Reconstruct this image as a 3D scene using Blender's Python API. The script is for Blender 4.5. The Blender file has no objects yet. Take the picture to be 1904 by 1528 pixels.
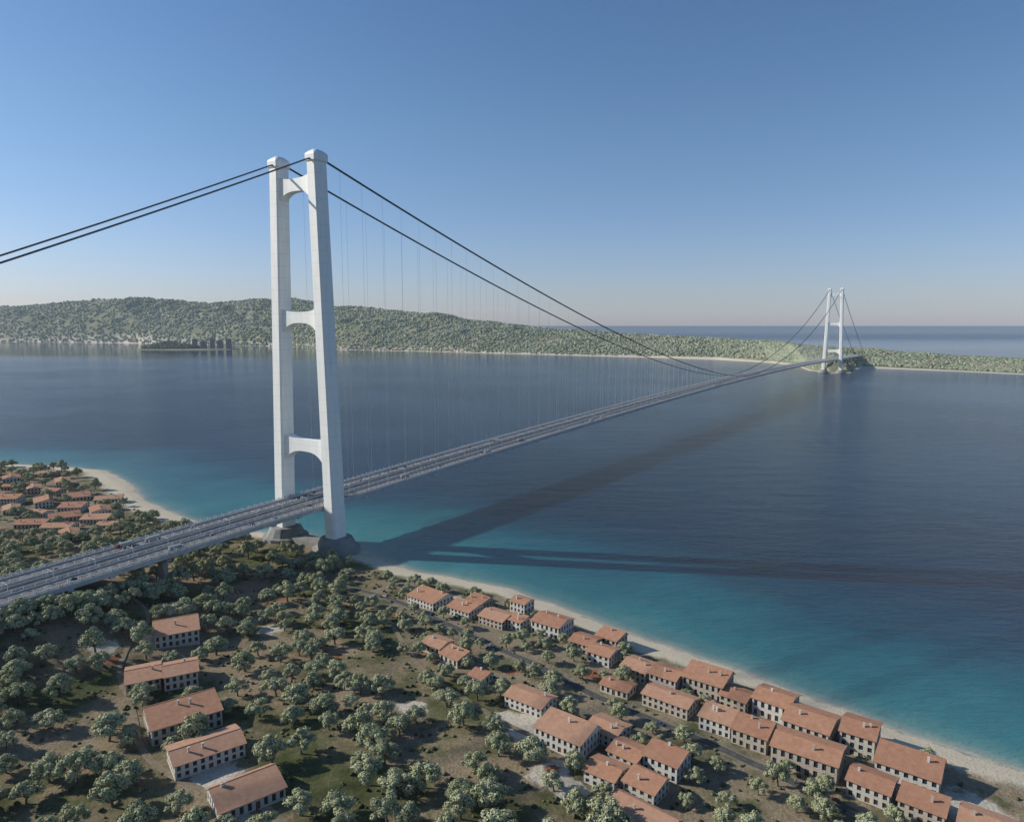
import bpy, math, random
import numpy as np
from mathutils import Vector, Quaternion
random.seed(7); rng=np.random.default_rng(7)
R=math.radians
scn=bpy.context.scene
scn.view_settings.view_transform='Standard'
try: scn.view_settings.look='None'
except Exception: pass
scn.view_settings.exposure=0; scn.view_settings.gamma=1

# ------------------------------------------------------------ helpers
def new_mat(name):
    m=bpy.data.materials.new(name); m.use_nodes=True
    nt=m.node_tree
    return m,nt,nt.nodes['Principled BSDF']
def N(nt,t,**kw):
    n=nt.nodes.new(t)
    for k,v in kw.items():
        if k in n.inputs: n.inputs[k].default_value=v
        else: setattr(n,k,v)
    return n
def L(nt,a,b): nt.links.new(a,b)
def ramp(nt,fac,stops):
    r=nt.nodes.new('ShaderNodeValToRGB'); e=r.color_ramp.elements
    while len(e)<len(stops): e.new(0.5)
    for i,(p,c) in enumerate(stops):
        e[i].position=p; e[i].color=(*c,1) if len(c)==3 else c
    L(nt,fac,r.inputs['Fac']); return r.outputs['Color']
def noise(nt,vec,scale,detail=4,rough=.55):
    n=nt.nodes.new('ShaderNodeTexNoise'); n.inputs['Scale'].default_value=scale
    n.inputs['Detail'].default_value=detail; n.inputs['Roughness'].default_value=rough
    L(nt,vec,n.inputs['Vector']); return n.outputs['Fac']
def mix(nt,fac,a,b,blend='MIX'):
    m=nt.nodes.new('ShaderNodeMix'); m.data_type='RGBA'; m.blend_type=blend
    for s,v in ((m.inputs[0],fac),(m.inputs[6],a),(m.inputs[7],b)):
        if hasattr(v,'is_linked'): L(nt,v,s)
        elif isinstance(v,(int,float)): s.default_value=v
        else: s.default_value=(*v,1)
    return m.outputs[2]
def attr(nt,name):
    a=nt.nodes.new('ShaderNodeAttribute'); a.attribute_name=name; return a.outputs['Fac']
def maprange(nt,v,a,b,c=0,d=1,smooth=True):
    m=nt.nodes.new('ShaderNodeMapRange'); 
    if smooth: m.interpolation_type='SMOOTHSTEP'
    m.inputs[1].default_value=a;m.inputs[2].default_value=b;m.inputs[3].default_value=c;m.inputs[4].default_value=d
    L(nt,v,m.inputs[0]); return m.outputs[0]
def math_(nt,op,a,b=0.0):
    m=nt.nodes.new('ShaderNodeMath'); m.operation=op
    for s,v in ((m.inputs[0],a),(m.inputs[1],b)):
        if hasattr(v,'is_linked'): L(nt,v,s)
        else: s.default_value=v
    return m.outputs[0]
def worldpos(nt): return nt.nodes.new('ShaderNodeNewGeometry').outputs['Position']
def objco(nt): return nt.nodes.new('ShaderNodeTexCoord').outputs['Object']
def bump(nt,bs,h,dist,strength=1.0):
    b=nt.nodes.new('ShaderNodeBump'); b.inputs['Distance'].default_value=dist
    if hasattr(strength,'is_linked'): L(nt,strength,b.inputs['Strength'])
    else: b.inputs['Strength'].default_value=strength
    L(nt,h,b.inputs['Height']); L(nt,b.outputs['Normal'],bs.inputs['Normal'])
def simple(name,c,c2,scale,rough=.8,spec=.3,bumpd=0):
    m,nt,b=new_mat(name); co=objco(nt); f=noise(nt,co,scale)
    L(nt,ramp(nt,f,[(.3,c),(.7,c2)]),b.inputs['Base Color'])
    b.inputs['Roughness'].default_value=rough; b.inputs['Specular IOR Level'].default_value=spec
    if bumpd: bump(nt,b,f,bumpd)
    return m
def mesh(name,v,f,mats=(),mi=None,parent=None,smooth=False,loc=None):
    me=bpy.data.meshes.new(name); me.from_pydata([tuple(map(float,q)) for q in v],[],f)
    for m in mats: me.materials.append(m)
    if mi is not None: me.polygons.foreach_set('material_index',mi)
    if smooth: me.polygons.foreach_set('use_smooth',[True]*len(f))
    me.update()
    o=bpy.data.objects.new(name,me); scn.collection.objects.link(o)
    if parent: o.parent=parent
    if loc: o.location=loc
    return o
def fastmesh(name,V,F,mats=()):
    me=bpy.data.meshes.new(name); V=np.asarray(V,dtype=np.float32); F=np.asarray(F,dtype=np.int32)
    k=F.shape[1]
    me.vertices.add(len(V)); me.vertices.foreach_set('co',V.ravel())
    me.loops.add(F.size); me.loops.foreach_set('vertex_index',F.ravel())
    me.polygons.add(len(F)); me.polygons.foreach_set('loop_start',np.arange(0,F.size,k,dtype=np.int32))
    for m in mats: me.materials.append(m)
    me.update(calc_edges=True); me.validate()
    return me
def fattr(me,name,vals):
    a=me.attributes.new(name,'FLOAT','POINT'); a.data.foreach_set('value',np.asarray(vals,dtype=np.float32).ravel())
def gridfaces(nx,ny):
    i=np.arange(nx*ny).reshape(ny,nx)
    return np.stack([i[:-1,:-1],i[:-1,1:],i[1:,1:],i[1:,:-1]],-1).reshape(-1,4)
def empty(name,loc=(0,0,0),rz=0):
    e=bpy.data.objects.new(name,None); e.location=loc; e.rotation_euler=(0,0,rz); scn.collection.objects.link(e); return e
class MB:
    def __init__(s): s.v=[];s.f=[];s.m=[]
    def add(s,v,f,mi=0):
        o=len(s.v); s.v+=list(v); s.f+=[tuple(o+i for i in q) for q in f]; s.m+=[mi]*len(f)
    def box(s,x0,x1,y0,y1,z0,z1,mi=0):
        s.add([(x0,y0,z0),(x1,y0,z0),(x1,y1,z0),(x0,y1,z0),(x0,y0,z1),(x1,y0,z1),(x1,y1,z1),(x0,y1,z1)],
              [(0,3,2,1),(4,5,6,7),(0,1,5,4),(1,2,6,5),(2,3,7,6),(3,0,4,7)],mi)
    def loft(s,rings,mi=0,cap=True):
        n=len(rings[0]); v=[p for r in rings for p in r]; f=[]
        for a in range(len(rings)-1):
            for i in range(n):
                j=(i+1)%n; f.append((a*n+i,a*n+j,(a+1)*n+j,(a+1)*n+i))
        if cap: f.append(tuple(range(n))[::-1]); f.append(tuple((len(rings)-1)*n+i for i in range(n)))
        s.add(v,f,mi)
    def obj(s,name,mats,parent=None,smooth=False,loc=None): return mesh(name,s.v,s.f,mats,s.m,parent,smooth,loc)

# ------------------------------------------------------------ geography
shore=[(-6000,600),(-3500,1250),(-2200,980),(-1500,1060),(-1100,1120),(-859,1165),(-757,1146),(-646,1107),(-556,1011),(-487,915),(-388,823),(-318,778),(-230,752),(-148,693),(-97,645),(-50,624),(-1,597),(47,550),(98,496),(160,443),(207,395),(237,365),(266,341),(330,262),(430,120),(620,-150),(1200,-900),(3000,-3200)]
SA=np.array(shore[:-1],float);SB=np.array(shore[1:],float)
poly=np.array(shore+[(-6500,-3300)],float)
def sdist(X,Y):
    X=np.asarray(X,float);Y=np.asarray(Y,float)
    best=np.full(X.shape,1e12)
    for a,b in zip(SA,SB):
        d=b-a; t=np.clip(((X-a[0])*d[0]+(Y-a[1])*d[1])/(d@d),0,1)
        best=np.minimum(best,(X-a[0]-t*d[0])**2+(Y-a[1]-t*d[1])**2)
    best=np.sqrt(best)
    ins=np.zeros(X.shape,bool); n=len(poly)
    for i in range(n):
        x0,y0=poly[i];x1,y1=poly[(i+1)%n]
        if y0==y1: continue
        c=((y0>Y)!=(y1>Y))&(X<(x1-x0)*(Y-y0)/(y1-y0)+x0); ins^=c
    return np.where(ins,best,-best)
def wob(X,Y,s,seed=0):
    r=np.random.default_rng(seed); o=0
    for k in range(7):
        a=r.uniform(0,6.28);q=r.uniform(.6,1.6)/s;ph=r.uniform(0,6.28)
        o=o+np.sin((X*math.cos(a)+Y*math.sin(a))*q*6.28+ph)
    return o/7
def HT(X,Y,d=None):
    X=np.asarray(X,float);Y=np.asarray(Y,float)
    if d is None: d=sdist(X,Y)
    d=d+3*wob(X,Y,45,3)
    base=np.where(d<0,np.maximum(d*.12,-9),2.6*np.clip(d/16,0,1)+2.4*(1-np.exp(-np.clip(d-16,0,None)/35)))
    ax,ay=-353.,499.;dx,dy=-.545*600,-.838*600
    t=np.clip(((X-ax)*dx+(Y-ay)*dy)/360000,0,1)
    q=(X-ax-t*dx)**2+(Y-ay-t*dy)**2
    inl=np.clip(d/80,0,1)
    return base+30*np.exp(-q/8100)*inl+inl*(1.2*wob(X,Y,90,1)+.5*wob(X,Y,28,2))
def H(x,y): return float(HT(np.array([x]),np.array([y]))[0])

BX,BY=-211.,717.;VX,VY=1771.,2723.;LEN=math.hypot(VX,VY);ux,uy=VX/LEN,VY/LEN;nx,ny=uy,-ux
def zd(s):
    if s<0: return 49+85*s
    if s>1: return 67-40*(s-1)
    return 49+102*s-84*s*s
def W(s,t,z): return (BX+VX*s+nx*t,BY+VY*s+ny*t,z)

# ------------------------------------------------------------ materials
clear=[(9,375,15),(-4,384,9),(-150,332,13),(-140,322,9),(-258,521,13),(215,300,20),(236,282,18),(18,332,12),(30,322,9),(-275,452,10),(-46,560,10),(-60,395,9),(-120,300,9),(-255,470,9),(-300,560,10),(-100,420,8),(-180,500,9)]
redsp=[(52,437,7),(58,430,5),(-55,462,7),(-190,560,6),(-300,590,7),(20,336,5),(90,352,6),(110,400,6),(-262,440,6),(-90,530,6),(0,440,6),(-180,520,5),(-120,460,5)]
mg,nt,b=new_mat('ground'); P=worldpos(nt)
n1=noise(nt,P,.014,6,.6);n2=noise(nt,P,.12,5,.6);n3=noise(nt,P,.7,3,.6)
grass=ramp(nt,n2,[(.3,(.045,.055,.020)),(.55,(.095,.10,.040)),(.75,(.18,.155,.09))])
soil=ramp(nt,n3,[(.3,(.18,.135,.085)),(.7,(.33,.26,.17))])
c=mix(nt,maprange(nt,n1,.40,.56),grass,soil)
urb=math_(nt,'MULTIPLY',attr(nt,'urban'),maprange(nt,n2,.35,.6))
c=mix(nt,urb,c,ramp(nt,n3,[(.3,(.17,.145,.10)),(.7,(.33,.28,.20))]))
n4=noise(nt,P,.035,5,.6)
c=mix(nt,maprange(nt,n4,.52,.66,0,.75),c,ramp(nt,n2,[(.3,(.04,.058,.02)),(.7,(.095,.11,.045))]))
cl=maprange(nt,math_(nt,'ADD',attr(nt,'clear'),math_(nt,'MULTIPLY',math_(nt,'SUBTRACT',n2,.5),1.4)),.3,.6)
c=mix(nt,cl,c,ramp(nt,n3,[(.3,(.40,.36,.28)),(.7,(.60,.55,.46))]))
rd=maprange(nt,math_(nt,'ADD',attr(nt,'red'),math_(nt,'MULTIPLY',math_(nt,'SUBTRACT',n2,.5),1.4)),.4,.6)
c=mix(nt,rd,c,(.28,.11,.06))
sd=math_(nt,'ADD',attr(nt,'shore'),math_(nt,'MULTIPLY',math_(nt,'SUBTRACT',n2,.5),18))
c=mix(nt,maprange(nt,sd,18,28,1,0),c,ramp(nt,n3,[(.25,(.50,.43,.31)),(.75,(.64,.56,.42))]))
c=mix(nt,maprange(nt,sd,-2,3,1,0),c,(.32,.29,.22))
L(nt,c,b.inputs['Base Color']);b.inputs['Roughness'].default_value=.95;b.inputs['Specular IOR Level'].default_value=.1
bump(nt,b,n3,.5)

mw,nt,b=new_mat('water'); P=worldpos(nt)
w1=noise(nt,P,.006,5,.6);w2=noise(nt,P,.03,5,.65)
sh0=attr(nt,'shore')
namp=maprange(nt,sh0,0,70,.05,1)
sd=math_(nt,'ADD',sh0,math_(nt,'MULTIPLY',namp,math_(nt,'ADD',math_(nt,'MULTIPLY',math_(nt,'SUBTRACT',w1,.5),120),math_(nt,'MULTIPLY',math_(nt,'SUBTRACT',w2,.5),70))))
fac=maprange(nt,sd,0,280,0,1,False)
c=ramp(nt,fac,[(0,(.50,.50,.42)),(.012,(.30,.36,.30)),(.04,(.11,.27,.26)),(.11,(.04,.205,.225)),(.38,(.014,.135,.170)),(.58,(.007,.060,.098)),(.86,(.004,.024,.060))])
w3=noise(nt,P,.0022,5,.6)
c=mix(nt,maprange(nt,w3,.35,.7,0,.55),c,(.005,.038,.082))
L(nt,c,b.inputs['Base Color']);b.inputs['IOR'].default_value=1.33
sepp=N(nt,'ShaderNodeSeparateXYZ');L(nt,P,sepp.inputs[0])
calm=math_(nt,'MULTIPLY',maprange(nt,sepp.outputs['Y'],3200,6000),maprange(nt,sepp.outputs['X'],-1500,600,1,0))
sea=maprange(nt,sepp.outputs['Y'],7000,16000)
L(nt,math_(nt,'ADD',maprange(nt,calm,0,1,.10,.05,False),math_(nt,'MULTIPLY',sea,.3)),b.inputs['Roughness'])
L(nt,math_(nt,'ADD',maprange(nt,sea,0,1,.29,.40,False),math_(nt,'MULTIPLY',calm,.2)),b.inputs['Specular IOR Level'])
mp=N(nt,'ShaderNodeMapping');mp.inputs['Scale'].default_value=(.4,1,1);mp.inputs['Rotation'].default_value=(0,0,.25);L(nt,P,mp.inputs['Vector'])
wv=math_(nt,'ADD',math_(nt,'MULTIPLY',noise(nt,mp.outputs[0],.16,7,.72),2.2),math_(nt,'MULTIPLY',noise(nt,mp.outputs[0],.03,3,.5),2.6))
gust=maprange(nt,noise(nt,P,.0015,4,.6),.35,.65,.55,1.0)
bump(nt,b,wv,1.15,math_(nt,'MULTIPLY',gust,maprange(nt,calm,0,1,1,.08,False)))

m_white,nt,b=new_mat('bridge_white_paint');P=worldpos(nt)
mp=N(nt,'ShaderNodeMapping');mp.inputs['Scale'].default_value=(1,1,.12);L(nt,P,mp.inputs['Vector'])
f=noise(nt,mp.outputs[0],.25,5,.6)
wv=N(nt,'ShaderNodeTexWave');wv.wave_type='BANDS';wv.bands_direction='Z';wv.inputs['Scale'].default_value=.026;L(nt,P,wv.inputs['Vector'])
c=ramp(nt,f,[(.3,(.74,.745,.70)),(.7,(.85,.85,.80))])
c=mix(nt,maprange(nt,wv.outputs['Fac'],.0,.012,.2,0),c,(.3,.3,.3))
L(nt,c,b.inputs['Base Color']);b.inputs['Roughness'].default_value=.5
m_deckw=simple('deck_steel',(.34,.35,.35),(.50,.50,.49),.15,.6)
m_rail=simple('railing_steel',(.36,.37,.37),(.60,.60,.58),.8,.6)
m_asph=simple('asphalt',(.075,.08,.085),(.17,.17,.17),.12,.85)
m_line=simple('road_paint',(.6,.6,.58),(.8,.8,.78),1)
m_grate=simple('deck_grating',(.07,.075,.08),(.14,.14,.14),.4,.7)
m_cable=simple('cable_steel',(.06,.07,.08),(.10,.11,.12),.3,.6)
m_hang=simple('hanger_steel',(.75,.76,.76),(.85,.85,.85),.3,.5)
m_conc=simple('concrete',(.20,.20,.19),(.30,.29,.27),.12,.9,.2,.3)
m_road=simple('road_asphalt',(.06,.058,.052),(.10,.095,.08),.25,.9)
m_kerb=simple('kerb_stone',(.14,.135,.11),(.22,.20,.17),.4,.9)
m_fline=simple('worn_paint',(.16,.155,.14),(.3,.29,.27),.6,.9)
m_sill=simple('sill_stone',(.42,.40,.36),(.52,.5,.46),1,.9)
m_dirt=simple('dirt',(.16,.13,.085),(.27,.215,.15),.3,.95)
walls=[simple('plaster_cream',(.44,.41,.34),(.54,.50,.43),.4,.9),simple('plaster_white',(.50,.48,.44),(.60,.58,.53),.4,.9),simple('plaster_buff',(.38,.32,.26),(.47,.41,.33),.4,.9)]
def roofmat(name,a,bb,cc):
    m,nt,b=new_mat(name);co=objco(nt)
    w=N(nt,'ShaderNodeTexWave');w.wave_type='BANDS';w.bands_direction='X';w.inputs['Scale'].default_value=1.1;w.inputs['Distortion'].default_value=.4;L(nt,co,w.inputs['Vector'])
    f1=noise(nt,co,.35,5,.65);f2=noise(nt,co,2.5,3,.6)
    c=ramp(nt,f1,[(.25,a),(.5,bb),(.75,cc)])
    c=mix(nt,.3,c,ramp(nt,f2,[(.3,(.20,.11,.075)),(.7,(.66,.42,.28))]))
    c=mix(nt,maprange(nt,w.outputs['Fac'],0,.5,.22,0),c,(.18,.09,.055))
    L(nt,c,b.inputs['Base Color']);b.inputs['Roughness'].default_value=.9;b.inputs['Specular IOR Level'].default_value=.15
    bump(nt,b,w.outputs['Fac'],.1);return m
roofs=[roofmat('roof_tiles_a',(.40,.18,.10),(.53,.265,.155),(.62,.36,.23)),roofmat('roof_tiles_b',(.45,.23,.14),(.58,.325,.205),(.65,.41,.28)),roofmat('roof_tiles_c',(.35,.15,.085),(.46,.22,.13),(.56,.30,.19))]
m_glass,nt,b=new_mat('window_glass');b.inputs['Base Color'].default_value=(.03,.04,.05,1);b.inputs['Roughness'].default_value=.15
m_door=simple('door_wood',(.10,.06,.04),(.15,.09,.05),2)
def leafmat(name,stops):
    m,nt,b=new_mat(name);g=nt.nodes.new('ShaderNodeNewGeometry')
    oi=nt.nodes.new('ShaderNodeObjectInfo')
    c=ramp(nt,g.outputs['Random Per Island'],stops)
    c2=mix(nt,math_(nt,'MULTIPLY',oi.outputs['Random'],.35),c,(.17,.19,.075))
    L(nt,c2,b.inputs['Base Color']);b.inputs['Roughness'].default_value=.75;b.inputs['Specular IOR Level'].default_value=.2
    return m
m_leaf=leafmat('foliage',[(0,(.22,.24,.12)),(.5,(.38,.395,.225)),(1,(.52,.52,.35))])
m_core=simple('foliage_shade_core',(.11,.125,.055),(.16,.175,.085),.5,.95,.1)  # darker solid blob added inside each leaf clump to block light
m_bark=simple('bark',(.10,.085,.065),(.18,.15,.12),1.5,.95,.1)
m_shrub,nt,b=new_mat('shrub_foliage');g=nt.nodes.new('ShaderNodeNewGeometry')
L(nt,ramp(nt,g.outputs['Random Per Island'],[(0,(.03,.045,.02)),(.6,(.09,.10,.05)),(1,(.17,.17,.105))]),b.inputs['Base Color']);b.inputs['Roughness'].default_value=.95;b.inputs['Specular IOR Level'].default_value=.05
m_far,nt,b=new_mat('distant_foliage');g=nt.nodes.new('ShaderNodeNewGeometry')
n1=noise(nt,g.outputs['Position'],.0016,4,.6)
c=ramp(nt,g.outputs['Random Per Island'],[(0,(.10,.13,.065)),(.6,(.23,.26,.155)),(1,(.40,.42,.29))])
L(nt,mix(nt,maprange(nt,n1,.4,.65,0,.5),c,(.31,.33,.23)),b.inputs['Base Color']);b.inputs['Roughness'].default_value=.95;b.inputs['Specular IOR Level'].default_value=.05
m_hill,nt,b=new_mat('hill_ground');P=worldpos(nt)
n1=noise(nt,P,.0022,6,.65);n2=noise(nt,P,.012,4,.6)
c=ramp(nt,n1,[(.35,(.12,.145,.075)),(.55,(.22,.23,.14)),(.7,(.36,.34,.24))])
c=mix(nt,maprange(nt,n2,.5,.7,0,.5),c,(.31,.29,.20))
c=mix(nt,maprange(nt,attr(nt,'beach'),.0,1,0,1),c,(.60,.54,.43))
L(nt,c,b.inputs['Base Color']);b.inputs['Roughness'].default_value=.95;b.inputs['Specular IOR Level'].default_value=.05

# ------------------------------------------------------------ ground + water
def axis(dense0,dense1,step,lo,hi,g=1.35):
    a=list(np.arange(dense0,dense1+.1,step)); s=step;x=a[-1]
    while x<hi: s*=g; x+=s; a.append(min(x,hi))
    s=step;x=a[0];l=[]
    while x>lo: s*=g; x-=s; l.append(max(x,lo))
    return np.array(l[::-1]+a)
def splat(sp,X,Y):
    o=np.zeros(X.shape)
    for x,y,r in sp: o=np.maximum(o,np.exp(-((X-x)**2+(Y-y)**2)/(r*r)))
    return o
xs=axis(-900,420,4,-5900,2500);ys=axis(130,1240,4,-3100,2400)
X,Y=np.meshgrid(xs,ys);D=sdist(X,Y);Z=HT(X,Y,D)
me=fastmesh('ground',np.stack([X,Y,Z],-1).reshape(-1,3),gridfaces(len(xs),len(ys)),[mg])
fattr(me,'shore',(D+3*wob(X,Y,45,3))*np.where(X<-400,.62,1))
fattr(me,'clear',splat(clear,X,Y));fattr(me,'red',splat(redsp,X,Y))
fattr(me,'urban',np.clip(1-np.abs(D-70)/75,0,1)*(X>-120)+np.exp(-((X+570)**2+(Y-860)**2)/130**2))
me.polygons.foreach_set('use_smooth',[True]*len(me.polygons))
o=bpy.data.objects.new('ground',me);scn.collection.objects.link(o)
xs=axis(-1100,700,8,-400000,400000,1.3);ys=axis(150,1500,8,-400000,400000,1.3)
X,Y=np.meshgrid(xs,ys);D=sdist(X,Y)+3*wob(X,Y,45,3)
D=np.where(np.abs(D)>3000,-3000,D)
Dw=-D
sp2=splat([(-100,800,95),(-380,930,110),(-30,720,70)],X,Y)
Dw=np.where(Dw>25,25+(Dw-25)*(1-.5*sp2),Dw)
me=fastmesh('water',np.stack([X,Y,0*X],-1).reshape(-1,3),gridfaces(len(xs),len(ys)),[mw])
fattr(me,'shore',Dw)
o=bpy.data.objects.new('water',me);scn.collection.objects.link(o)

# ------------------------------------------------------------ far land
FS=[(-14000,12500),(-10500,11400),(-7168,9923),(-5104,9316),(-3478,8299),(-2400,7671),(-1579,6662),(-722,6250),(-233,5886),(407,5462),(961,5095),(1373,4774),(1600,4350),(1640,4050),(1530,3600),(1545,3390),(1660,3400),(1790,3680),(1906,3840),(2094,3671),(2264,3501),(2403,3309),(3200,3050),(5000,2900),(9000,2500)]
FR=[(-14000,15500,380),(-10500,13500,430),(-8700,12000,520),(-5780,10500,600),(-4420,10500,545),(-3140,10000,570),(-2140,9000,450),(-927,8000,340),(-297,7500,255),(523,7000,180),(1190,6300,140),(1613,5600,118),(1790,5200,110),(1870,5000,108),(1898,4900,104),(1940,4750,92),(2000,4650,84),(2060,4600,80),(2222,4500,72),(2508,4400,50),(2779,4300,30),(3047,4200,20),(4000,4150,20),(6000,4200,24),(10000,4200,24)]
FS=np.array(FS,float);FR=np.array(FR,float);nu=len(FS)
NU,NV=620,110
def farP(u,v):
    i=np.clip(u,0,nu-1.0001).astype(int);t=u-i
    S=FS[i]*(1-t)[...,None]+FS[i+1]*t[...,None]
    ts=t*t*(3-2*t);Rr=FR[i]*(1-ts)[...,None]+FR[i+1]*ts[...,None]
    Rr[...,:2]=FR[i][...,:2]*(1-t)[...,None]+FR[i+1][...,:2]*t[...,None]
    P=S+(Rr[...,:2]-S)*v[...,None]
    hp=np.where(v<1,np.clip((v-.06)/.94,0,1),np.clip((1.9-v)/.9,0,1))
    hp=hp**.85*(3-2*hp)/1.0*.5+.5*hp**1.1
    hp=np.minimum(hp,1.0)
    x,y=P[...,0],P[...,1]
    rel=(.26*wob(x,y,1500,11)+.2*wob(x,y,600,12)+.09*wob(x,y,220,13))
    z=Rr[...,2]*hp*(1+rel*np.clip(2.2*(1-hp)+.3,0,1))+4*np.clip(v/.05,0,1)-1.5
    z=np.where(v>1.9,-6,z)
    return np.stack([x,y,z],-1)
U,V=np.meshgrid(np.linspace(0,nu-1,NU),np.concatenate([np.linspace(0,.12,16),np.linspace(.13,2,NV-16)]))
FP=farP(U,V)
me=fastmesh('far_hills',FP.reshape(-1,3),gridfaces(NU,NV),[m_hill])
sp_=np.hypot(*(np.moveaxis(FR[:, :2]-FS,1,0)));wdt=np.interp(U,np.arange(nu),sp_)
fattr(me,'beach',np.clip(1.7-(V*wdt)/np.interp(U,[0,9,12,24],[180,95,50,50]),0,1))
me.polygons.foreach_set('use_smooth',[True]*len(me.polygons))
o=bpy.data.objects.new('far_hills',me);scn.collection.objects.link(o)
t_=(1+5**.5)/2
ICV=np.array([(-1,t_,0),(1,t_,0),(-1,-t_,0),(1,-t_,0),(0,-1,t_),(0,1,t_),(0,-1,-t_),(0,1,-t_),(t_,0,-1),(t_,0,1),(-t_,0,-1),(-t_,0,1)])/math.hypot(1,t_)
ICF=np.array([(0,11,5),(0,5,1),(0,1,7),(0,7,10),(0,10,11),(1,5,9),(5,11,4),(11,10,2),(10,7,6),(7,1,8),(3,9,4),(3,4,2),(3,2,6),(3,6,8),(3,8,9),(4,9,5),(2,4,11),(6,2,10),(8,6,7),(9,8,1)])
def tufts(name,C,Rr,mat,flat=.8):
    n=len(C);v=ICV[None]*(1+rng.uniform(-.35,.35,(n,12,1)))*Rr[:,None,None]*np.array([1,1,flat])
    v=v+C[:,None,:];f=ICF[None]+(np.arange(n)*12)[:,None,None]
    me=fastmesh(name,v.reshape(-1,3),f.reshape(-1,3),[mat])
    o=bpy.data.objects.new(name,me);scn.collection.objects.link(o);return o
n=60000
u=rng.uniform(1.4,nu-2.2,n);v=.03+rng.beta(1.0,1.5,n)*1.15
Pf=farP(u,v)
wd=np.interp(u,np.arange(nu),sp_)
dist=np.hypot(Pf[:,0],Pf[:,1])
dens=wob(Pf[:,0],Pf[:,1],500,21)+.8*wob(Pf[:,0],Pf[:,1],180,22)
keep=(dens>-.35+.5*rng.uniform(-1,1,n))&(v*wd>90)
tt=((Pf[:,0]-BX)*ux+(Pf[:,1]-BY)*uy)/LEN;lat=np.abs((Pf[:,0]-BX)*nx+(Pf[:,1]-BY)*ny)
keep&=~((lat<45)&(tt<1.25))
Pf=Pf[keep];dist=dist[keep]
rr=rng.uniform(5,11,len(Pf))*np.clip(dist/5000,.8,1.9)
Pf[:,2]+=rr*.45
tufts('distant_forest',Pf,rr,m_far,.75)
mb=MB()
for k in range(300):
    u0=random.choice([random.uniform(2,12),random.uniform(4.5,9),random.uniform(17.5,21.5)]);w0=float(np.interp(u0,np.arange(nu),sp_))
    v0=random.uniform(80,520)/w0
    q=farP(np.array([u0]),np.array([v0]))[0];a=random.uniform(-.6,.3)
    l,w,hh=random.uniform(7,14),random.uniform(5,8),random.uniform(6,11)
    ca,sa=math.cos(a),math.sin(a)
    def T(x,y,z): return (q[0]+x*ca-y*sa,q[1]+x*sa+y*ca,q[2]+z)
    mb.add([T(-l,-w,-4),T(l,-w,-4),T(l,w,-4),T(-l,w,-4),T(-l,-w,hh),T(l,-w,hh),T(l,w,hh),T(-l,w,hh)],[(0,1,5,4),(1,2,6,5),(2,3,7,6),(3,0,4,7)],0)
    e=.8
    mb.add([T(-l-e,-w-e,hh-.1),T(l+e,-w-e,hh-.1),T(l+e,w+e,hh-.1),T(-l-e,w+e,hh-.1),T(-l,0,hh+3),T(l,0,hh+3)],[(0,1,5,4),(2,3,4,5),(1,2,5),(3,0,4)],random.choice([1,2]))
mb.obj('distant_town',[walls[0],roofs[1],m_conc])
mb=MB()
ring=[]
for rr_,z in ((1.0,-3),(.93,3),(.8,7)):
    ring.append([(-3180+520*rr_*math.cos(a)*(1+.1*math.sin(3*a)),6900+230*rr_*math.sin(a)*(1+.12*math.cos(2*a)),z) for a in [i*2*math.pi/40 for i in range(40)]])
mb.loft(ring,0);mb.obj('islet',[m_hill])
C=[];
for k in range(1500):
    a=random.uniform(0,6.28);q=random.random()**.5*.8
    x=-3330+340*q*math.cos(a);y=6900+150*q*math.sin(a);C.append((x,y,7+60*max(0,1-q*1.15)+random.uniform(0,12)))
C=np.array(C);tufts('islet_woods',C,rng.uniform(10,18,len(C)),m_shrub,.9)
m_blk=simple('dark_facade',(.13,.135,.14),(.20,.20,.195),.05,.9)  # dark grey mottled colour for the tower blocks
for k,(x,w,hh) in enumerate([(-3080,24,95),(-3000,28,70),(-2920,22,100),(-2850,26,78),(-2770,26,90)]):
    e=empty('apartment_tower',(x,6880+12*k,6))
    mb=MB();fl=int(hh/6)
    mb.box(-w*.85,w*.85,-w*.6,w*.6,-6,hh)
    for i in range(fl): mb.box(-w*.92,w*.92,-w*.68,w*.68,i*6+4.4,i*6+5.2)
    mb.box(-w*.3,w*.3,-w*.3,w*.3,hh,hh+6);mb.obj('walls',[m_blk],e)
    mb=MB()
    for i in range(fl):
        for j in range(-3,4): mb.box(j*w*.24-1.6,j*w*.24+1.6,-w*.6-.15,-w*.6+.1,i*6+.8,i*6+3.6)
    mb.obj('windows',[m_glass],e)

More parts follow.
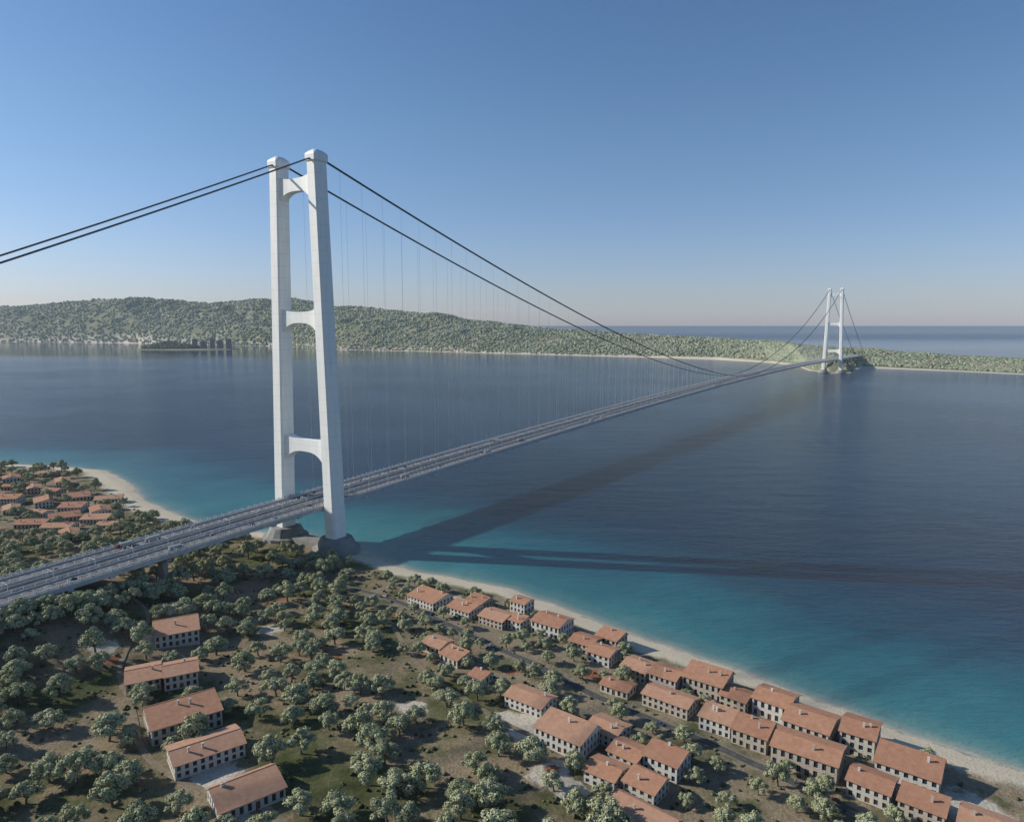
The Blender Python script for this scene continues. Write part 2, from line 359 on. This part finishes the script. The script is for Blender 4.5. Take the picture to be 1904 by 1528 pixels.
# ------------------------------------------------------------ bridge
br=empty('suspension_bridge')
def sect(wt,wl,ch):
    a,b_=wt/2,wl/2
    return [(-a+ch,-b_),(a-ch,-b_),(a,-b_+ch),(a,b_-ch),(a-ch,b_),(-a+ch,b_),(-a,b_-ch),(-a,-b_+ch)]
def legoff(z): return 39-12*z/399
ZN,ZF=392,404
def tower(s0,tag,zb,ht):
    cx,cy,_=W(s0,0,0)
    def T(t,l,z): return (cx+nx*t+ux*l,cy+ny*t+uy*l,z)
    mb=MB()
    for sg in (-1,1):
        rings=[]
        for z in np.linspace(zb+10,ht-7,24):
            k=z/399;rings.append([T(sg*legoff(z)+t,l,z) for t,l in sect(14.5-1.5*k,17.5-2*k,1.6)])
        mb.loft(rings)
        rings=[]
        for z,g in ((-9,.2),(-7.5,2.2),(-2,2.6),(-.5,1.4),(1.5,-2.5),(3,-7)):
            rings.append([T(sg*legoff(ht-9)+t,l,z+ht) for t,l in sect(12.8+g,15.3+g,1.4)])
        mb.loft(rings)
    mb.obj(tag+'_legs',[m_white],br)
    mb=MB()
    for zc_,th,he in ((ht-27,12,9),(238,11,11),(108,12,13)):
        i0=-(legoff(zc_)-5);i1=-i0;rings=[]
        for q in np.linspace(-1,1,21):
            t=q*i1;e=abs(q)**3
            zt=zc_+th/2+e*he*.35;zb_=zc_-th/2-e*he
            d=4.3+e*1.2
            rings.append([T(t,-d,zb_),T(t,d,zb_),T(t,d,zt),T(t,-d,zt)])
        mb.loft(rings)
    mb.obj(tag+'_crossbeams',[m_white],br)
    mb=MB()
    for sg in (-1,1):
        rings=[]
        for r,z in ((24,-6),(24,zb+3),(22.5,zb+3.6),(20.5,zb+4),(17,zb+11),(15.8,zb+13),(11.5,zb+13.5)):
            rings.append([T(sg*38.8+r*math.cos(a),r*math.sin(a),z) for a in [(i+.5)*2*math.pi/16 for i in range(16)]])
        mb.loft(rings)
    mb.add([T(-20,-9,-6),T(20,-9,-6),T(20,9,-6),T(-20,9,-6),T(-20,-9,zb+5),T(20,-9,zb+5),T(20,9,zb+5),T(-20,9,zb+5)],[(0,3,2,1),(4,5,6,7),(0,1,5,4),(1,2,6,5),(2,3,7,6),(3,0,4,7)])
    mb.obj(tag+'_foundation',[m_conc],br)
tower(0,'near_tower',4,ZN+2);tower(1,'far_tower',3,ZF+2)
S0,S1=-.27,1.30
st=list(np.arange(S0,S1,15/LEN))
def strip(mb,sec,mi=0,st=st,cap=True):
    mb.loft([[W(s,t,zd(s)+z) for t,z in sec] for s in st],mi,cap)
mb=MB()
for sg in (-1,1):
    sec=[(sg*11,-.15),(sg*11.3,-.9),(sg*14,-2.6),(sg*23,-2.6),(sg*25.8,-.9),(sg*26,-.15)]
    strip(mb,sec if sg<0 else sec[::-1])
strip(mb,[(-4.8,0),(-4.6,-.8),(-3,-2.2),(3,-2.2),(4.6,-.8),(4.8,0)])
for sg in (-1,1): strip(mb,[(sg*26.3,-.1),(sg*29.2,-.1),(sg*29.2,-3.2),(sg*27.8,-3.8),(sg*26.3,-3.2)])
mb.obj('deck_girders',[m_deckw],br)
mb=MB()
for sg in (-1,1): mb.loft([[W(s,sg*18.5-7.2,zd(s)-.1),W(s,sg*18.5+7.2,zd(s)-.1),W(s,sg*18.5+7.2,zd(s)+.02),W(s,sg*18.5-7.2,zd(s)+.02)] for s in st])
mb.loft([[W(s,-4.2,zd(s)-.05),W(s,4.2,zd(s)-.05),W(s,4.2,zd(s)+.03),W(s,-4.2,zd(s)+.03)] for s in st])
mb.obj('deck_asphalt',[m_asph],br)
mb=MB()
def ribbon(mb,t0,t1,z,a,b_):
    mb.add([W(a,t0,zd(a)+z),W(a,t1,zd(a)+z),W(b_,t1,zd(b_)+z),W(b_,t0,zd(b_)+z)],[(0,1,2,3)])
for sg in (-1,1):
    for t in (12.2,24.8):
        for a,b_ in zip(st[:-1],st[1:]): ribbon(mb,sg*t-.16,sg*t+.16,.05,a,b_)
    for t in (16.2,20.4):
        for a in st: ribbon(mb,sg*t-.13,sg*t+.13,.05,a,a+6/LEN)
mb.obj('deck_lane_markings',[m_line],br)
mb=MB()
for sg in (-1,1): strip(mb,[(sg*5.0,-.7),(sg*10.8,-.7),(sg*10.8,-1.0),(sg*5.0,-1.0)])
for sg in (-1,1): strip(mb,[(sg*26.5,-.02),(sg*28.9,-.02),(sg*28.9,.06),(sg*26.5,.06)])
mb.obj('deck_gratings',[m_grate],br)
mb=MB()
def cbox(mb,s,t0,t1,dl,z0,z1,mi=0):
    e=dl/LEN
    mb.add([W(s-e,t0,z0),W(s-e,t1,z0),W(s+e,t1,z0),W(s+e,t0,z0),W(s-e,t0,z1),W(s-e,t1,z1),W(s+e,t1,z1),W(s+e,t0,z1)],[(0,3,2,1),(4,5,6,7),(0,1,5,4),(1,2,6,5),(2,3,7,6),(3,0,4,7)],mi)
for s in st[::2]:
    z=zd(s);cbox(mb,s,-30.2,30.2,2.0,z-4.6,z-2.7);
    for t0,t1 in ((-11.2,-4.6),(4.6,11.2),(-27,-25.5),(25.5,27)): cbox(mb,s,t0,t1,2.2,z-2.6,z-.25)
mb.obj('deck_crossbeams',[m_rail],br)
mb=MB()
for t,z0,z1,w in ((-29.3,0,1.0,.2),(29.3,0,1.0,.2),(-29.3,1.9,2.3,.15),(29.3,1.9,2.3,.15),(-26,0,1.2,.2),(26,0,1.2,.2),(-11.1,0,1.2,.2),(11.1,0,1.2,.2),(-4.9,.1,1.3,.12),(4.9,.1,1.3,.12)):
    strip(mb,[(t-w,z0),(t+w,z0),(t+w,z1),(t-w,z1)][::-1])
for s in np.arange(S0,S1,7.5/LEN):
    z=zd(s)
    for t in (-29.3,29.3,-26,26,-11.1,11.1): cbox(mb,s,t-.25,t+.25,.35,z,z+3.4)
for s in st[::2]:
    z=zd(s)
    for t in (-4.6,4.6): cbox(mb,s,t-.15,t+.15,.15,z,z+5.5)
    cbox(mb,s,-4.6,4.6,.15,z+5.5,z+5.8)
mb.obj('deck_railings_and_masts',[m_rail],br)
mb=MB()
for t in (-2.6,-1.1,1.1,2.6): strip(mb,[(t-.12,.05),(t+.12,.05),(t+.12,.25),(t-.12,.25)][::-1])
mb.obj('railway_tracks',[m_cable],br)
mb=MB()
for s in (-.0525,-.09,-.13,-.17,-.21,1.06,1.1,1.14,1.18):
    for t in (-18,18):
        x,y,_=W(s,t,0);z=zd(s)
        mb.loft([[(x+nx*a+ux*c_,y+ny*a+uy*c_,zz) for a,c_ in sect(w,w*.6,.8)] for zz,w in ((-3,9),(z-9,8),(z-4.5,12))])
    cbox(mb,s,-27,27,2.6,zd(s)-6.5,zd(s)-4.7)
mb.obj('viaduct_piers',[m_conc],br)
def tube(mb,pts,r,k=8):
    rings=[]
    for i,q in enumerate(pts):
        a=Vector(pts[max(i-1,0)]);c_=Vector(pts[min(i+1,len(pts)-1)]);d=(c_-a).normalized()
        h_=Vector((nx,ny,0));v_=d.cross(h_).normalized()
        rings.append([tuple(Vector(q)+h_*r*math.cos(2*math.pi*j/k)+v_*r*math.sin(2*math.pi*j/k)) for j in range(k)])
    mb.loft(rings)
def zc(s):
    if s<0:
        t=min(-s/.262,1);return ZN+(42-ZN)*t-4*10*t*(1-t)
    if s>1:
        t=min((s-1)/.30,1);return ZF+(60-ZF)*t-4*11*t*(1-t)
    m=zd(.5)+5;k=1.52 if s<.5 else 1.75
    return m+((ZN if s<.5 else ZF)-m)*abs(1-2*s)**k
mb=MB()
for sg in (-1,1):
    for o_ in (-.85,.85):
        for a,b_,n_ in ((-.262,0,30),(0,1,110),(1,1.3,30)):
            tube(mb,[W(s,sg*27+o_,zc(s)) for s in np.linspace(a,b_,n_)],.65)
mb.obj('main_cables',[m_cable],br,True)
mb=MB()
for s in np.arange(30/LEN,1-20/LEN,30/LEN):
    for sg in (-1,1):
        if zc(s)-zd(s)>4:
            x,y,_=W(s,sg*27,0);r=.085
            mb.loft([[(x-r,y-r,z),(x+r,y-r,z),(x+r,y+r,z),(x-r,y+r,z)] for z in (zd(s)-1,zc(s)-.5)],0,False)
mb.obj('hanger_ropes',[m_hang],br)
mb=MB()
for s,z in ((-.266,44),(1.304,62)):
    for sg in (-1,1):
        cx,cy,_=W(s,sg*27,0)
        mb.loft([[(cx+nx*a*k+ux*(c_*k),cy+ny*a*k+uy*c_*k,zz) for a,c_ in ((-13,-24),(13,-24),(13,24),(-13,24))] for zz,k in ((-5,1),(z-4,1),(z+4,.7))])
mb.obj('anchorage_blocks',[m_conc],br)
# traffic
pm=[simple('car_paint_'+n_,c_,c_,1,.3) for n_,c_ in (('white',(.5,.5,.5)),('dark',(.04,.045,.05)),('silver',(.3,.31,.32)),('maroon',(.15,.03,.025)),('blue',(.04,.08,.2)))]
m_tyre=simple('tyre',(.02,.02,.02),(.03,.03,.03),1)
def wheels(mb,xs_,w,r,mi):
    for x in xs_:
        for sy in (-1,1):
            y0=sy*w;ring=lambda y:[(x+r*math.cos(a),y,r+r*math.sin(a)) for a in [i*math.pi/5 for i in range(10)]]
            mb.loft([ring(y0-.12),ring(y0+.12)],mi)
def car_mesh(p_):
    mb=MB()
    prof=[(-2.2,.35),(2.2,.35),(2.25,.75),(1.2,.95),(-2.1,1.0),(-2.25,.7)]
    mb.loft([[(x,y,z) for x,z in prof] for y in (-.88,.88)],0)
    cab=[(-1.9,.98),(1.15,.96),(.5,1.45),(-1.3,1.48)]
    mb.loft([[(x,y*(1 if z<1.2 else .85),z) for x,z in cab] for y in (-.8,.8)],1)
    mb.box(-1.25,.45,-.66,.66,1.46,1.5,0);wheels(mb,(-1.4,1.4),.82,.33,2)
    me=bpy.data.meshes.new('car');me.from_pydata(mb.v,[],mb.f)
    for m in (p_,m_glass,m_tyre): me.materials.append(m)
    me.polygons.foreach_set('material_index',mb.m);return me
def truck_mesh(p_):
    mb=MB()
    mb.box(-7,3.6,-1.25,1.25,1.1,3.9,0);mb.loft([[(x,y,z) for x,z in ((4,.6),(6.2,.6),(6.2,2),(5.7,3.2),(4,3.3))] for y in (-1.2,1.2)],1)
    mb.box(6.0,6.23,-1.0,1.0,2.05,2.9,2);mb.box(-7,6,-.5,.5,.7,1.08,3);wheels(mb,(-6,-4.7,2.5,5.2),1.1,.5,3)
    me=bpy.data.meshes.new('truck');me.from_pydata(mb.v,[],mb.f)
    for m in (pm[2],p_,m_glass,m_tyre): me.materials.append(m)
    me.polygons.foreach_set('material_index',mb.m);return me
CM=[car_mesh(p_) for p_ in pm];TK=[truck_mesh(p_) for p_ in pm[2:]]
ang=math.atan2(uy,ux)
for lane in (14.2,18.3,22.6,-14.2,-18.3,-22.6):
    s=-.1
    while s<.8:
        s+=random.uniform(40,220)/LEN
        tr=random.random()<.15
        o=bpy.data.objects.new('truck' if tr else 'car',random.choice(TK if tr else CM))
        o.location=W(s,lane,zd(s)+.04);o.rotation_euler=(0,0,ang+(math.pi if lane<0 else 0));scn.collection.objects.link(o)

# ------------------------------------------------------------ houses
def facade(wb,gb,T,wd_,h,door=False):
    nc=max(2,round(wd_/3.8));nf=max(1,round(h/4.2));cw=wd_/nc;ch=h/nf
    for i in range(nc):
        for j in range(nf):
            x0=i*cw;z0=j*ch;isd=door and j==0 and i==nc//2
            ww=cw*.5 if not isd else min(2.2,cw*.7);hh=ch*.66;zb=z0+ch*.16 if not isd else z0+.05
            if isd: hh=ch*.72
            a=x0+(cw-ww)/2;b_=a+ww;c_=zb;d=zb+hh
            wb.add([T(x0,0,z0),T(x0+cw,0,z0),T(x0+cw,0,z0+ch),T(x0,0,z0+ch),T(a,0,c_),T(b_,0,c_),T(b_,0,d),T(a,0,d),T(a,.45,c_),T(b_,.45,c_),T(b_,.45,d),T(a,.45,d)],
                   [(0,1,5,4),(1,2,6,5),(2,3,7,6),(3,0,4,7),(4,5,9,8),(5,6,10,9),(6,7,11,10),(7,4,8,11)])
            (gb[1] if isd else gb[0]).add([T(a,.43,c_),T(b_,.43,c_),T(b_,.43,d),T(a,.43,d)],[(0,1,2,3)])
            if not isd:
                s_=[T(a-.15,-.18,c_-.15),T(b_+.15,-.18,c_-.15),T(b_+.15,0.0,c_-.15),T(a-.15,0.0,c_-.15),T(a-.15,-.18,c_-.01),T(b_+.15,-.18,c_-.01),T(b_+.15,0.0,c_-.01),T(a-.15,0.0,c_-.01)]
                gb[2].add(s_,[(0,3,2,1),(4,5,6,7),(0,1,5,4),(1,2,6,5),(3,0,4,7)])
houses=[(-237,476,28,22,11,27),(-231,419,19,22,9,27),(-210,424,19,19,11,27),(-187,377,36,25,12,36),(-160,345,34,19,9,36),(-127,313,30,20,7,38),
(-67,556,32,21,8),(-37,533,24,16,8),(-27,551,18,13,7),(-11,517,24,17,8),(8,533,15,12,15),(5,508,13,11,9),(30,501,26,19,12),
(52,474,19,15,8),(62,456,18,14,9),(71,480,18,14,10),(-52,471,18,14,7),(-38,454,18,13,7),(-20,426,12,10,6),(11,396,28,15,8),
(83,436,19,16,9),(99,424,19,16,10),(66,415,20,11,6),(122,416,27,19,13),(94,396,31,14,9),(135,399,17,14,9),(155,391,22,18,13),
(117,374,19,15,10),(132,361,20,17,11),(166,368,26,21,13),(188,357,18,19,15),(153,341,34,19,13),(200,331,30,19,10),(174,317,20,15,10),(191,303,20,14,9),
(30,359,31,19,11),(53,365,20,15,8),(61,343,18,14,8),(79,336,20,15,11),(47,328,18,14,8),(65,318,18,14,9),(59,296,34,14,7),(212,290,22,15,8),(240,268,24,16,9)]
nmain=len(houses)
for x,y in [(-731,1011),(-651,941),(-613,924),(-569,903),(-609,838),(-565,820),(-522,802),(-494,826),(-451,773),(-500,759),(-540,774),(-565,745),(-474,735),(-640,880),(-590,868),(-680,900),(-690,960),(-760,960),(-720,860),(-540,848),(-650,810),(-610,780),(-520,890),(-800,1030),(-640,985),(-700,1045),(-480,795),(-600,720)]:
    houses.append((x,y,random.uniform(24,32),random.uniform(16,22),random.choice([6.5,7,9.5]),random.choice([20,35,-15,5,-55])))
placed=[]
PT=math.tan(R(14))
for ih,hs in enumerate(houses):
    x,y,l,w,h=hs[:5];rot=R(hs[5] if len(hs)>5 else -38+random.uniform(-3,3))
    if ih<nmain: w*=1.1
    if 6<=ih<nmain: l*=.93
    h*=.8; h=max(h,4.6)
    z=H(x,y)-.3;placed.append((x,y,l,w,rot))
    e=empty('terracotta_house',(x,y,z),rot)
    wb=MB();gb=[MB(),MB(),MB()]
    wb.box(-l/2-.12,l/2+.12,-w/2-.12,w/2+.12,-5,.35)
    def mk(ox,oy,a):
        ca,sa=math.cos(a),math.sin(a)
        return lambda X_,D_,Z_:(ox+X_*ca-D_*sa,oy+X_*sa+D_*ca,Z_+.35)
    facade(wb,gb,mk(-l/2,-w/2,0),l,h,True);facade(wb,gb,mk(l/2,-w/2,math.pi/2),w,h)
    facade(wb,gb,mk(l/2,w/2,math.pi),l,h);facade(wb,gb,mk(-l/2,w/2,-math.pi/2),w,h)
    hz=h+.35
    ry=random.choice([0,0,w*.22,w*.3])
    pk=(w*.5+ry)*PT*(.8 if ry else 1)
    wb.add([(-l/2,-w/2,hz),(-l/2,w/2,hz),(-l/2,ry,hz+pk)],[(0,2,1)]);wb.add([(l/2,-w/2,hz),(l/2,w/2,hz),(l/2,ry,hz+pk)],[(0,1,2)])
    wm=random.choice(walls);rm=random.choice(roofs)
    wb.obj('walls',[wm],e);gb[0].obj('windows',[m_glass],e);gb[1].obj('door',[m_door],e);gb[2].obj('window_sills',[m_sill],e)
    rb=MB();o_=.9;a,bq=l/2+o_,w/2+o_
    s1=pk/(w/2+ry);s2=pk/(w/2-ry)
    V_=[(-a,-bq,hz-o_*s1+.05),(a,-bq,hz-o_*s1+.05),(a,ry,hz+pk+.05),(-a,ry,hz+pk+.05),(a,bq,hz-o_*s2+.05),(-a,bq,hz-o_*s2+.05)]
    V2=[(p_[0],p_[1],p_[2]+.35) for p_ in V_]
    rb.add(V_+V2,[(6,7,8,9),(9,8,10,11),(0,3,2,1),(3,5,4,2),(0,1,7,6),(5,11,10,4),(1,2,8,7),(2,4,10,8),(3,0,6,9),(5,3,9,11)])
    rb.box(-a,a,ry-.25,ry+.25,hz+pk+.3,hz+pk+.58)
    rb.obj('roof',[rm],e)
    cb=MB()
    for q in range(random.choice([1,2])):
        cx=random.uniform(-l*.35,l*.35);cy=random.uniform(-w*.25,w*.2);cb.box(cx-.5,cx+.5,cy-.4,cy+.4,hz,hz+pk+1.6);cb.box(cx-.65,cx+.65,cy-.55,cy+.55,hz+pk+1.6,hz+pk+1.85)
    cb.obj('chimney',[wm],e)

# ------------------------------------------------------------ roads
def chaikin(p,n=3):
    for _ in range(n):
        q=[p[0]]
        for a,b_ in zip(p[:-1],p[1:]): q+=[(a[0]*.75+b_[0]*.25,a[1]*.75+b_[1]*.25),(a[0]*.25+b_[0]*.75,a[1]*.25+b_[1]*.75)]
        p=q+[p[-1]]
    return p
def resamp(p,st_):
    p=np.array(p);d=np.r_[0,np.cumsum(np.hypot(*np.diff(p,axis=0).T))];t=np.arange(0,d[-1],st_)
    return np.stack([np.interp(t,d,p[:,0]),np.interp(t,d,p[:,1])],-1)
roadpts=[]
def road(name,pts,w,mat,kerb=True,dz=.25):
    p=resamp(chaikin(pts),3.0);roadpts.append((p,w))
    T=np.gradient(p,axis=0);T/=np.hypot(T[:,0],T[:,1])[:,None];Nn=np.stack([T[:,1],-T[:,0]],-1)
    zz=HT(p[:,0],p[:,1])+dz
    par=empty(name)
    wl=w/2*(1+.16*wob(p[:,0],p[:,1],14,51)) if not kerb else np.full(len(p),w/2)
    def rib(nm,t0,t1,h0,mat,sel=None,vw=False):
        mb=MB()
        for i in range(len(p)-1):
            if sel and not sel(i): continue
            k0=wl[i]/(w/2) if vw else 1;k1=wl[i+1]/(w/2) if vw else 1
            a,b_=p[i]+Nn[i]*t0*k0,p[i]+Nn[i]*t1*k0;c_,d=p[i+1]+Nn[i+1]*t1*k1,p[i+1]+Nn[i+1]*t0*k1
            mb.add([(*a,zz[i]+h0),(*b_,zz[i]+h0),(*c_,zz[i+1]+h0),(*d,zz[i+1]+h0)],[(0,1,2,3)])
        mb.obj(nm,[mat],par)
    rib('surface',-w/2,w/2,0,mat,None,True)
    if kerb:
        for sg in (-1,1):
            mb=MB();a=sg*w/2;b_=sg*(w/2+.9)
            mb.loft([[(*(p[i]+Nn[i]*a),zz[i]-.4),(*(p[i]+Nn[i]*a),zz[i]+.13),(*(p[i]+Nn[i]*b_),zz[i]+.13),(*(p[i]+Nn[i]*b_),zz[i]-.8)] for i in range(len(p))])
            mb.obj('kerb',[m_kerb],par)
        rib('centre_line',-.08,.08,.02,m_fline,lambda i:i%2==0)
        i=20
        while i<len(p)-5:
            i+=random.randint(9,24)
            if i>=len(p)-2: break
            sg=random.choice((-1,1))
            o=bpy.data.objects.new('car',random.choice(CM))
            o.location=(*(p[i]+Nn[i]*sg*1.3),zz[i]+.02);o.rotation_euler=(0,0,math.atan2(T[i,1],T[i,0])+(math.pi if sg<0 else 0));scn.collection.objects.link(o)
road('coast_road',[(-330,640),(-240,640),(-146,592),(-85,553),(-50,511),(-1,466),(49,410),(103,362),(145,321),(170,290),(240,220),(330,120)],5,m_road)
road('dirt_track',[(-420,560),(-330,540),(-262,505),(-262,440),(-225,395),(-195,345),(-150,318),(-90,290),(-40,250)],3.6,m_dirt,False)
road('dirt_lane',[(-120,570),(-95,520),(-60,440),(-25,400),(0,372),(40,345),(70,300),(100,262)],3.6,m_dirt,False)
# ------------------------------------------------------------ trees
def make_tree(i):
    r=random.Random(100+i);V_=[];F_=[];M_=[]
    def tb(p0,p1,r0,r1,k=6):
        a=Vector(p0);b_=Vector(p1);d=(b_-a).normalized();s_=d.orthogonal().normalized();t=d.cross(s_);o=len(V_)
        for q,rad in ((a,r0),(b_,r1)):
            for j in range(k): V_.append(tuple(q+s_*rad*math.cos(6.283*j/k)+t*rad*math.sin(6.283*j/k)))
        for j in range(k): F_.append((o+j,o+(j+1)%k,o+k+(j+1)%k,o+k+j));M_.append(0)
    th=r.uniform(3.4,4.8);lean=(r.uniform(-.8,.8),r.uniform(-.8,.8));top=(lean[0],lean[1],th)
    tb((0,0,-1),top,.62,.42,8)
    nl=r.choice([11,13,15,17]);Rc=r.uniform(5.2,7.2);clumps=[]
    for k in range(nl):
        a=6.283*k/nl*2.4+r.uniform(-.5,.5);q=math.sqrt((k+.2)/nl)*Rc*r.uniform(.85,1.12)
        z=th+1.6+(1-(q/Rc)**2)*r.uniform(3.2,5.6)+r.uniform(-1.0,1.2)
        clumps.append((lean[0]+q*math.cos(a),lean[1]+q*math.sin(a),z,r.uniform(1.7,2.9)))
    for c_ in clumps:
        mid=(top[0]*.5+c_[0]*.5,top[1]*.5+c_[1]*.5,th+(c_[2]-th)*.35)
        tb(top,mid,.26,.16,5);tb(mid,(c_[0],c_[1],c_[2]-.3),.16,.06,4)
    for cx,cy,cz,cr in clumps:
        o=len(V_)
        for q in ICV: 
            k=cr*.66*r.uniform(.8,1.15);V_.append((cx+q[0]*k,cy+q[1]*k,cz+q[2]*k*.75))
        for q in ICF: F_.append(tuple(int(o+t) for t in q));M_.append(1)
        for k in range(int(74*cr)):
            d=Vector((r.gauss(0,1),r.gauss(0,1),r.gauss(.3,1))).normalized()
            rad=cr*r.uniform(.66,1.16);c0=Vector((cx+d.x*rad,cy+d.y*rad,cz+d.z*rad*.8))
            nrm=(d+Vector((r.gauss(0,.28),r.gauss(0,.28),r.gauss(.1,.28)))).normalized()
            s_=nrm.orthogonal().normalized();s_.rotate(Quaternion(nrm,r.uniform(0,6.28)));t=nrm.cross(s_)
            w_=r.uniform(.18,.36);l_=w_*r.uniform(1,1.6);o=len(V_)
            for a,b_ in ((-1,-1),(1,-.6),(.8,1),(-.7,.9)): V_.append(tuple(c0+s_*w_*a+t*l_*b_))
            F_.append((o,o+1,o+2,o+3));M_.append(2)
    me=bpy.data.meshes.new('olive_tree');me.from_pydata(V_,[],F_)
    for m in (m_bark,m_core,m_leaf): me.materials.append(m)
    me.polygons.foreach_set('material_index',M_);me.update();return me
TM=[make_tree(i) for i in range(12)]
allroad=np.concatenate([np.c_[p,np.full(len(p),w/2)] for p,w in roadpts])
def ok(x,y,marg=3.0):
    for hx,hy,l,w,rot in placed:
        dx,dy=x-hx,y-hy
        if abs(dx)+abs(dy)>70: continue
        a=dx*math.cos(rot)+dy*math.sin(rot);b_=-dx*math.sin(rot)+dy*math.cos(rot)
        if abs(a)<l/2+marg and abs(b_)<w/2+marg: return False
    if np.min(np.hypot(allroad[:,0]-x,allroad[:,1]-y)-allroad[:,2])<marg-1.5: return False
    for cx,cy,r in clear:
        if math.hypot(x-cx,y-cy)<r*.9: return False
    t=((x-BX)*nx+(y-BY)*ny);s_=((x-BX)*ux+(y-BY)*uy)
    if abs(t)<66 and abs(s_)<32: return False
    if s_<-90 and abs(t)<34 and H(x,y)>zd(s_/LEN)-22: return False
    return True
def plant(x,y,sc):
    o=bpy.data.objects.new('olive_tree',random.choice(TM));o.location=(x,y,H(x,y))
    o.rotation_euler=(0,0,random.uniform(0,6.28));o.scale=(sc*random.uniform(.9,1.15),sc,sc*random.uniform(.85,1.15));scn.collection.objects.link(o)
NT=30000
cx_=rng.uniform(-1000,420,NT);cy_=rng.uniform(140,1150,NT);dd=sdist(cx_,cy_)
den=wob(cx_,cy_,70,31)+.6*wob(cx_,cy_,30,32)
cell={};cnt=0
for s_ in np.arange(-.055,-.2,-.0035):
    for t in (39,50):
        x,y,_=W(s_+random.uniform(-.001,.001),t+random.uniform(-3,3),0)
        cell.setdefault((int(x//18),int(y//18)),[]).append((x,y,10));plant(x,y,random.uniform(.95,1.2))
for x,y,d,q in zip(cx_,cy_,dd,den):
    if d<34 or cnt>1500: continue
    coast=d<150 and x>-130
    vis=abs(x)<y*.78+60
    if not vis and random.random()<.75: continue
    village=math.hypot(x+600,y-870)<170
    pr=(.6 if q>-.04 else .03)
    if coast: pr=.5 if q>-.15 else .15
    if village: pr=.12
    if y>700: pr*=.6
    if random.random()>pr: continue
    sc=random.uniform(.75,1.28)*(0.72 if coast else 1)
    mind=11.6*sc+ (2 if coast else 0);gx,gy=int(x//18),int(y//18);bad=False
    for i in (-1,0,1):
        for j in (-1,0,1):
            for px_,py_,ps in cell.get((gx+i,gy+j),()):
                if (px_-x)**2+(py_-y)**2<(mind*.5+ps*.5)**2: bad=True
    if bad or not ok(x,y,4.5*sc+.4): continue
    cell.setdefault((gx,gy),[]).append((x,y,mind));cnt+=1
    plant(x,y,sc)
print('TREES',cnt)
n=34000
x=rng.uniform(-700,380,n);y=rng.uniform(180,950,n);d=sdist(x,y);q=wob(x,y,40,41)+wob(x,y,14,42)
k=(d>30)&(q>.1)&(np.abs(x)<y*.8+40);x=x[k];y=y[k]
k=np.array([ok(a,b_,1.5) for a,b_ in zip(x,y)]);x=x[k];y=y[k]
r_=rng.uniform(.4,1.5,len(x))
tufts('shrub_undergrowth',np.stack([x,y,HT(x,y)+r_*.3],-1),r_,m_shrub,.7)

# ------------------------------------------------------------ haze
mh=bpy.data.materials.new('haze');mh.use_nodes=True;nt=mh.node_tree;nt.nodes.remove(nt.nodes['Principled BSDF'])
vs=nt.nodes.new('ShaderNodeVolumeScatter');vs.inputs['Color'].default_value=(.74,.87,1,1);vs.inputs['Density'].default_value=2.1e-5;vs.inputs['Anisotropy'].default_value=.0
L(nt,vs.outputs[0],nt.nodes['Material Output'].inputs['Volume'])
mb=MB();mb.box(-26000,26000,-3000,24000,-30,720);mb.obj('atmospheric_haze',[mh])

# ------------------------------------------------------------ light, sky, camera
EL=28.0
ld=Vector((1*math.cos(R(EL)),-.15*math.cos(R(EL)),-math.sin(R(EL)))).normalized()
sun=bpy.data.lights.new('sun','SUN');sun.energy=5.0;sun.angle=R(1.0);sun.color=(1,.95,.86)
so=bpy.data.objects.new('sun',sun);so.rotation_euler=ld.to_track_quat('-Z','Y').to_euler();scn.collection.objects.link(so)
w=bpy.data.worlds.new('World');scn.world=w;w.use_nodes=True;nt=w.node_tree
sk=nt.nodes.new('ShaderNodeTexSky');sk.sky_type='NISHITA';sk.sun_disc=False;sk.sun_elevation=R(EL)
sk.sun_rotation=math.atan2(-1,.15)%(2*math.pi)
sk.air_density=1.0;sk.dust_density=.5;sk.ozone_density=2.2;sk.altitude=0
tc=nt.nodes.new('ShaderNodeTexCoord');sx=nt.nodes.new('ShaderNodeSeparateXYZ');L(nt,tc.outputs['Generated'],sx.inputs[0])
tint=ramp(nt,sx.outputs['Z'],[(0,(.82,.86,1.22)),(.08,(.84,.91,1.18)),(.25,(.80,.97,1.13)),(.55,(.66,.90,1.14))])
L(nt,mix(nt,1.0,sk.outputs[0],tint,'MULTIPLY'),nt.nodes['Background'].inputs['Color']);nt.nodes['Background'].inputs['Strength'].default_value=.1
cam=bpy.data.cameras.new('camera');co=bpy.data.objects.new('camera',cam);scn.collection.objects.link(co)
co.location=(0,0,230);co.rotation_euler=(R(90-6.9),0,0);cam.sensor_width=36;cam.lens=24.8;cam.clip_start=1;cam.clip_end=900000
scn.camera=co
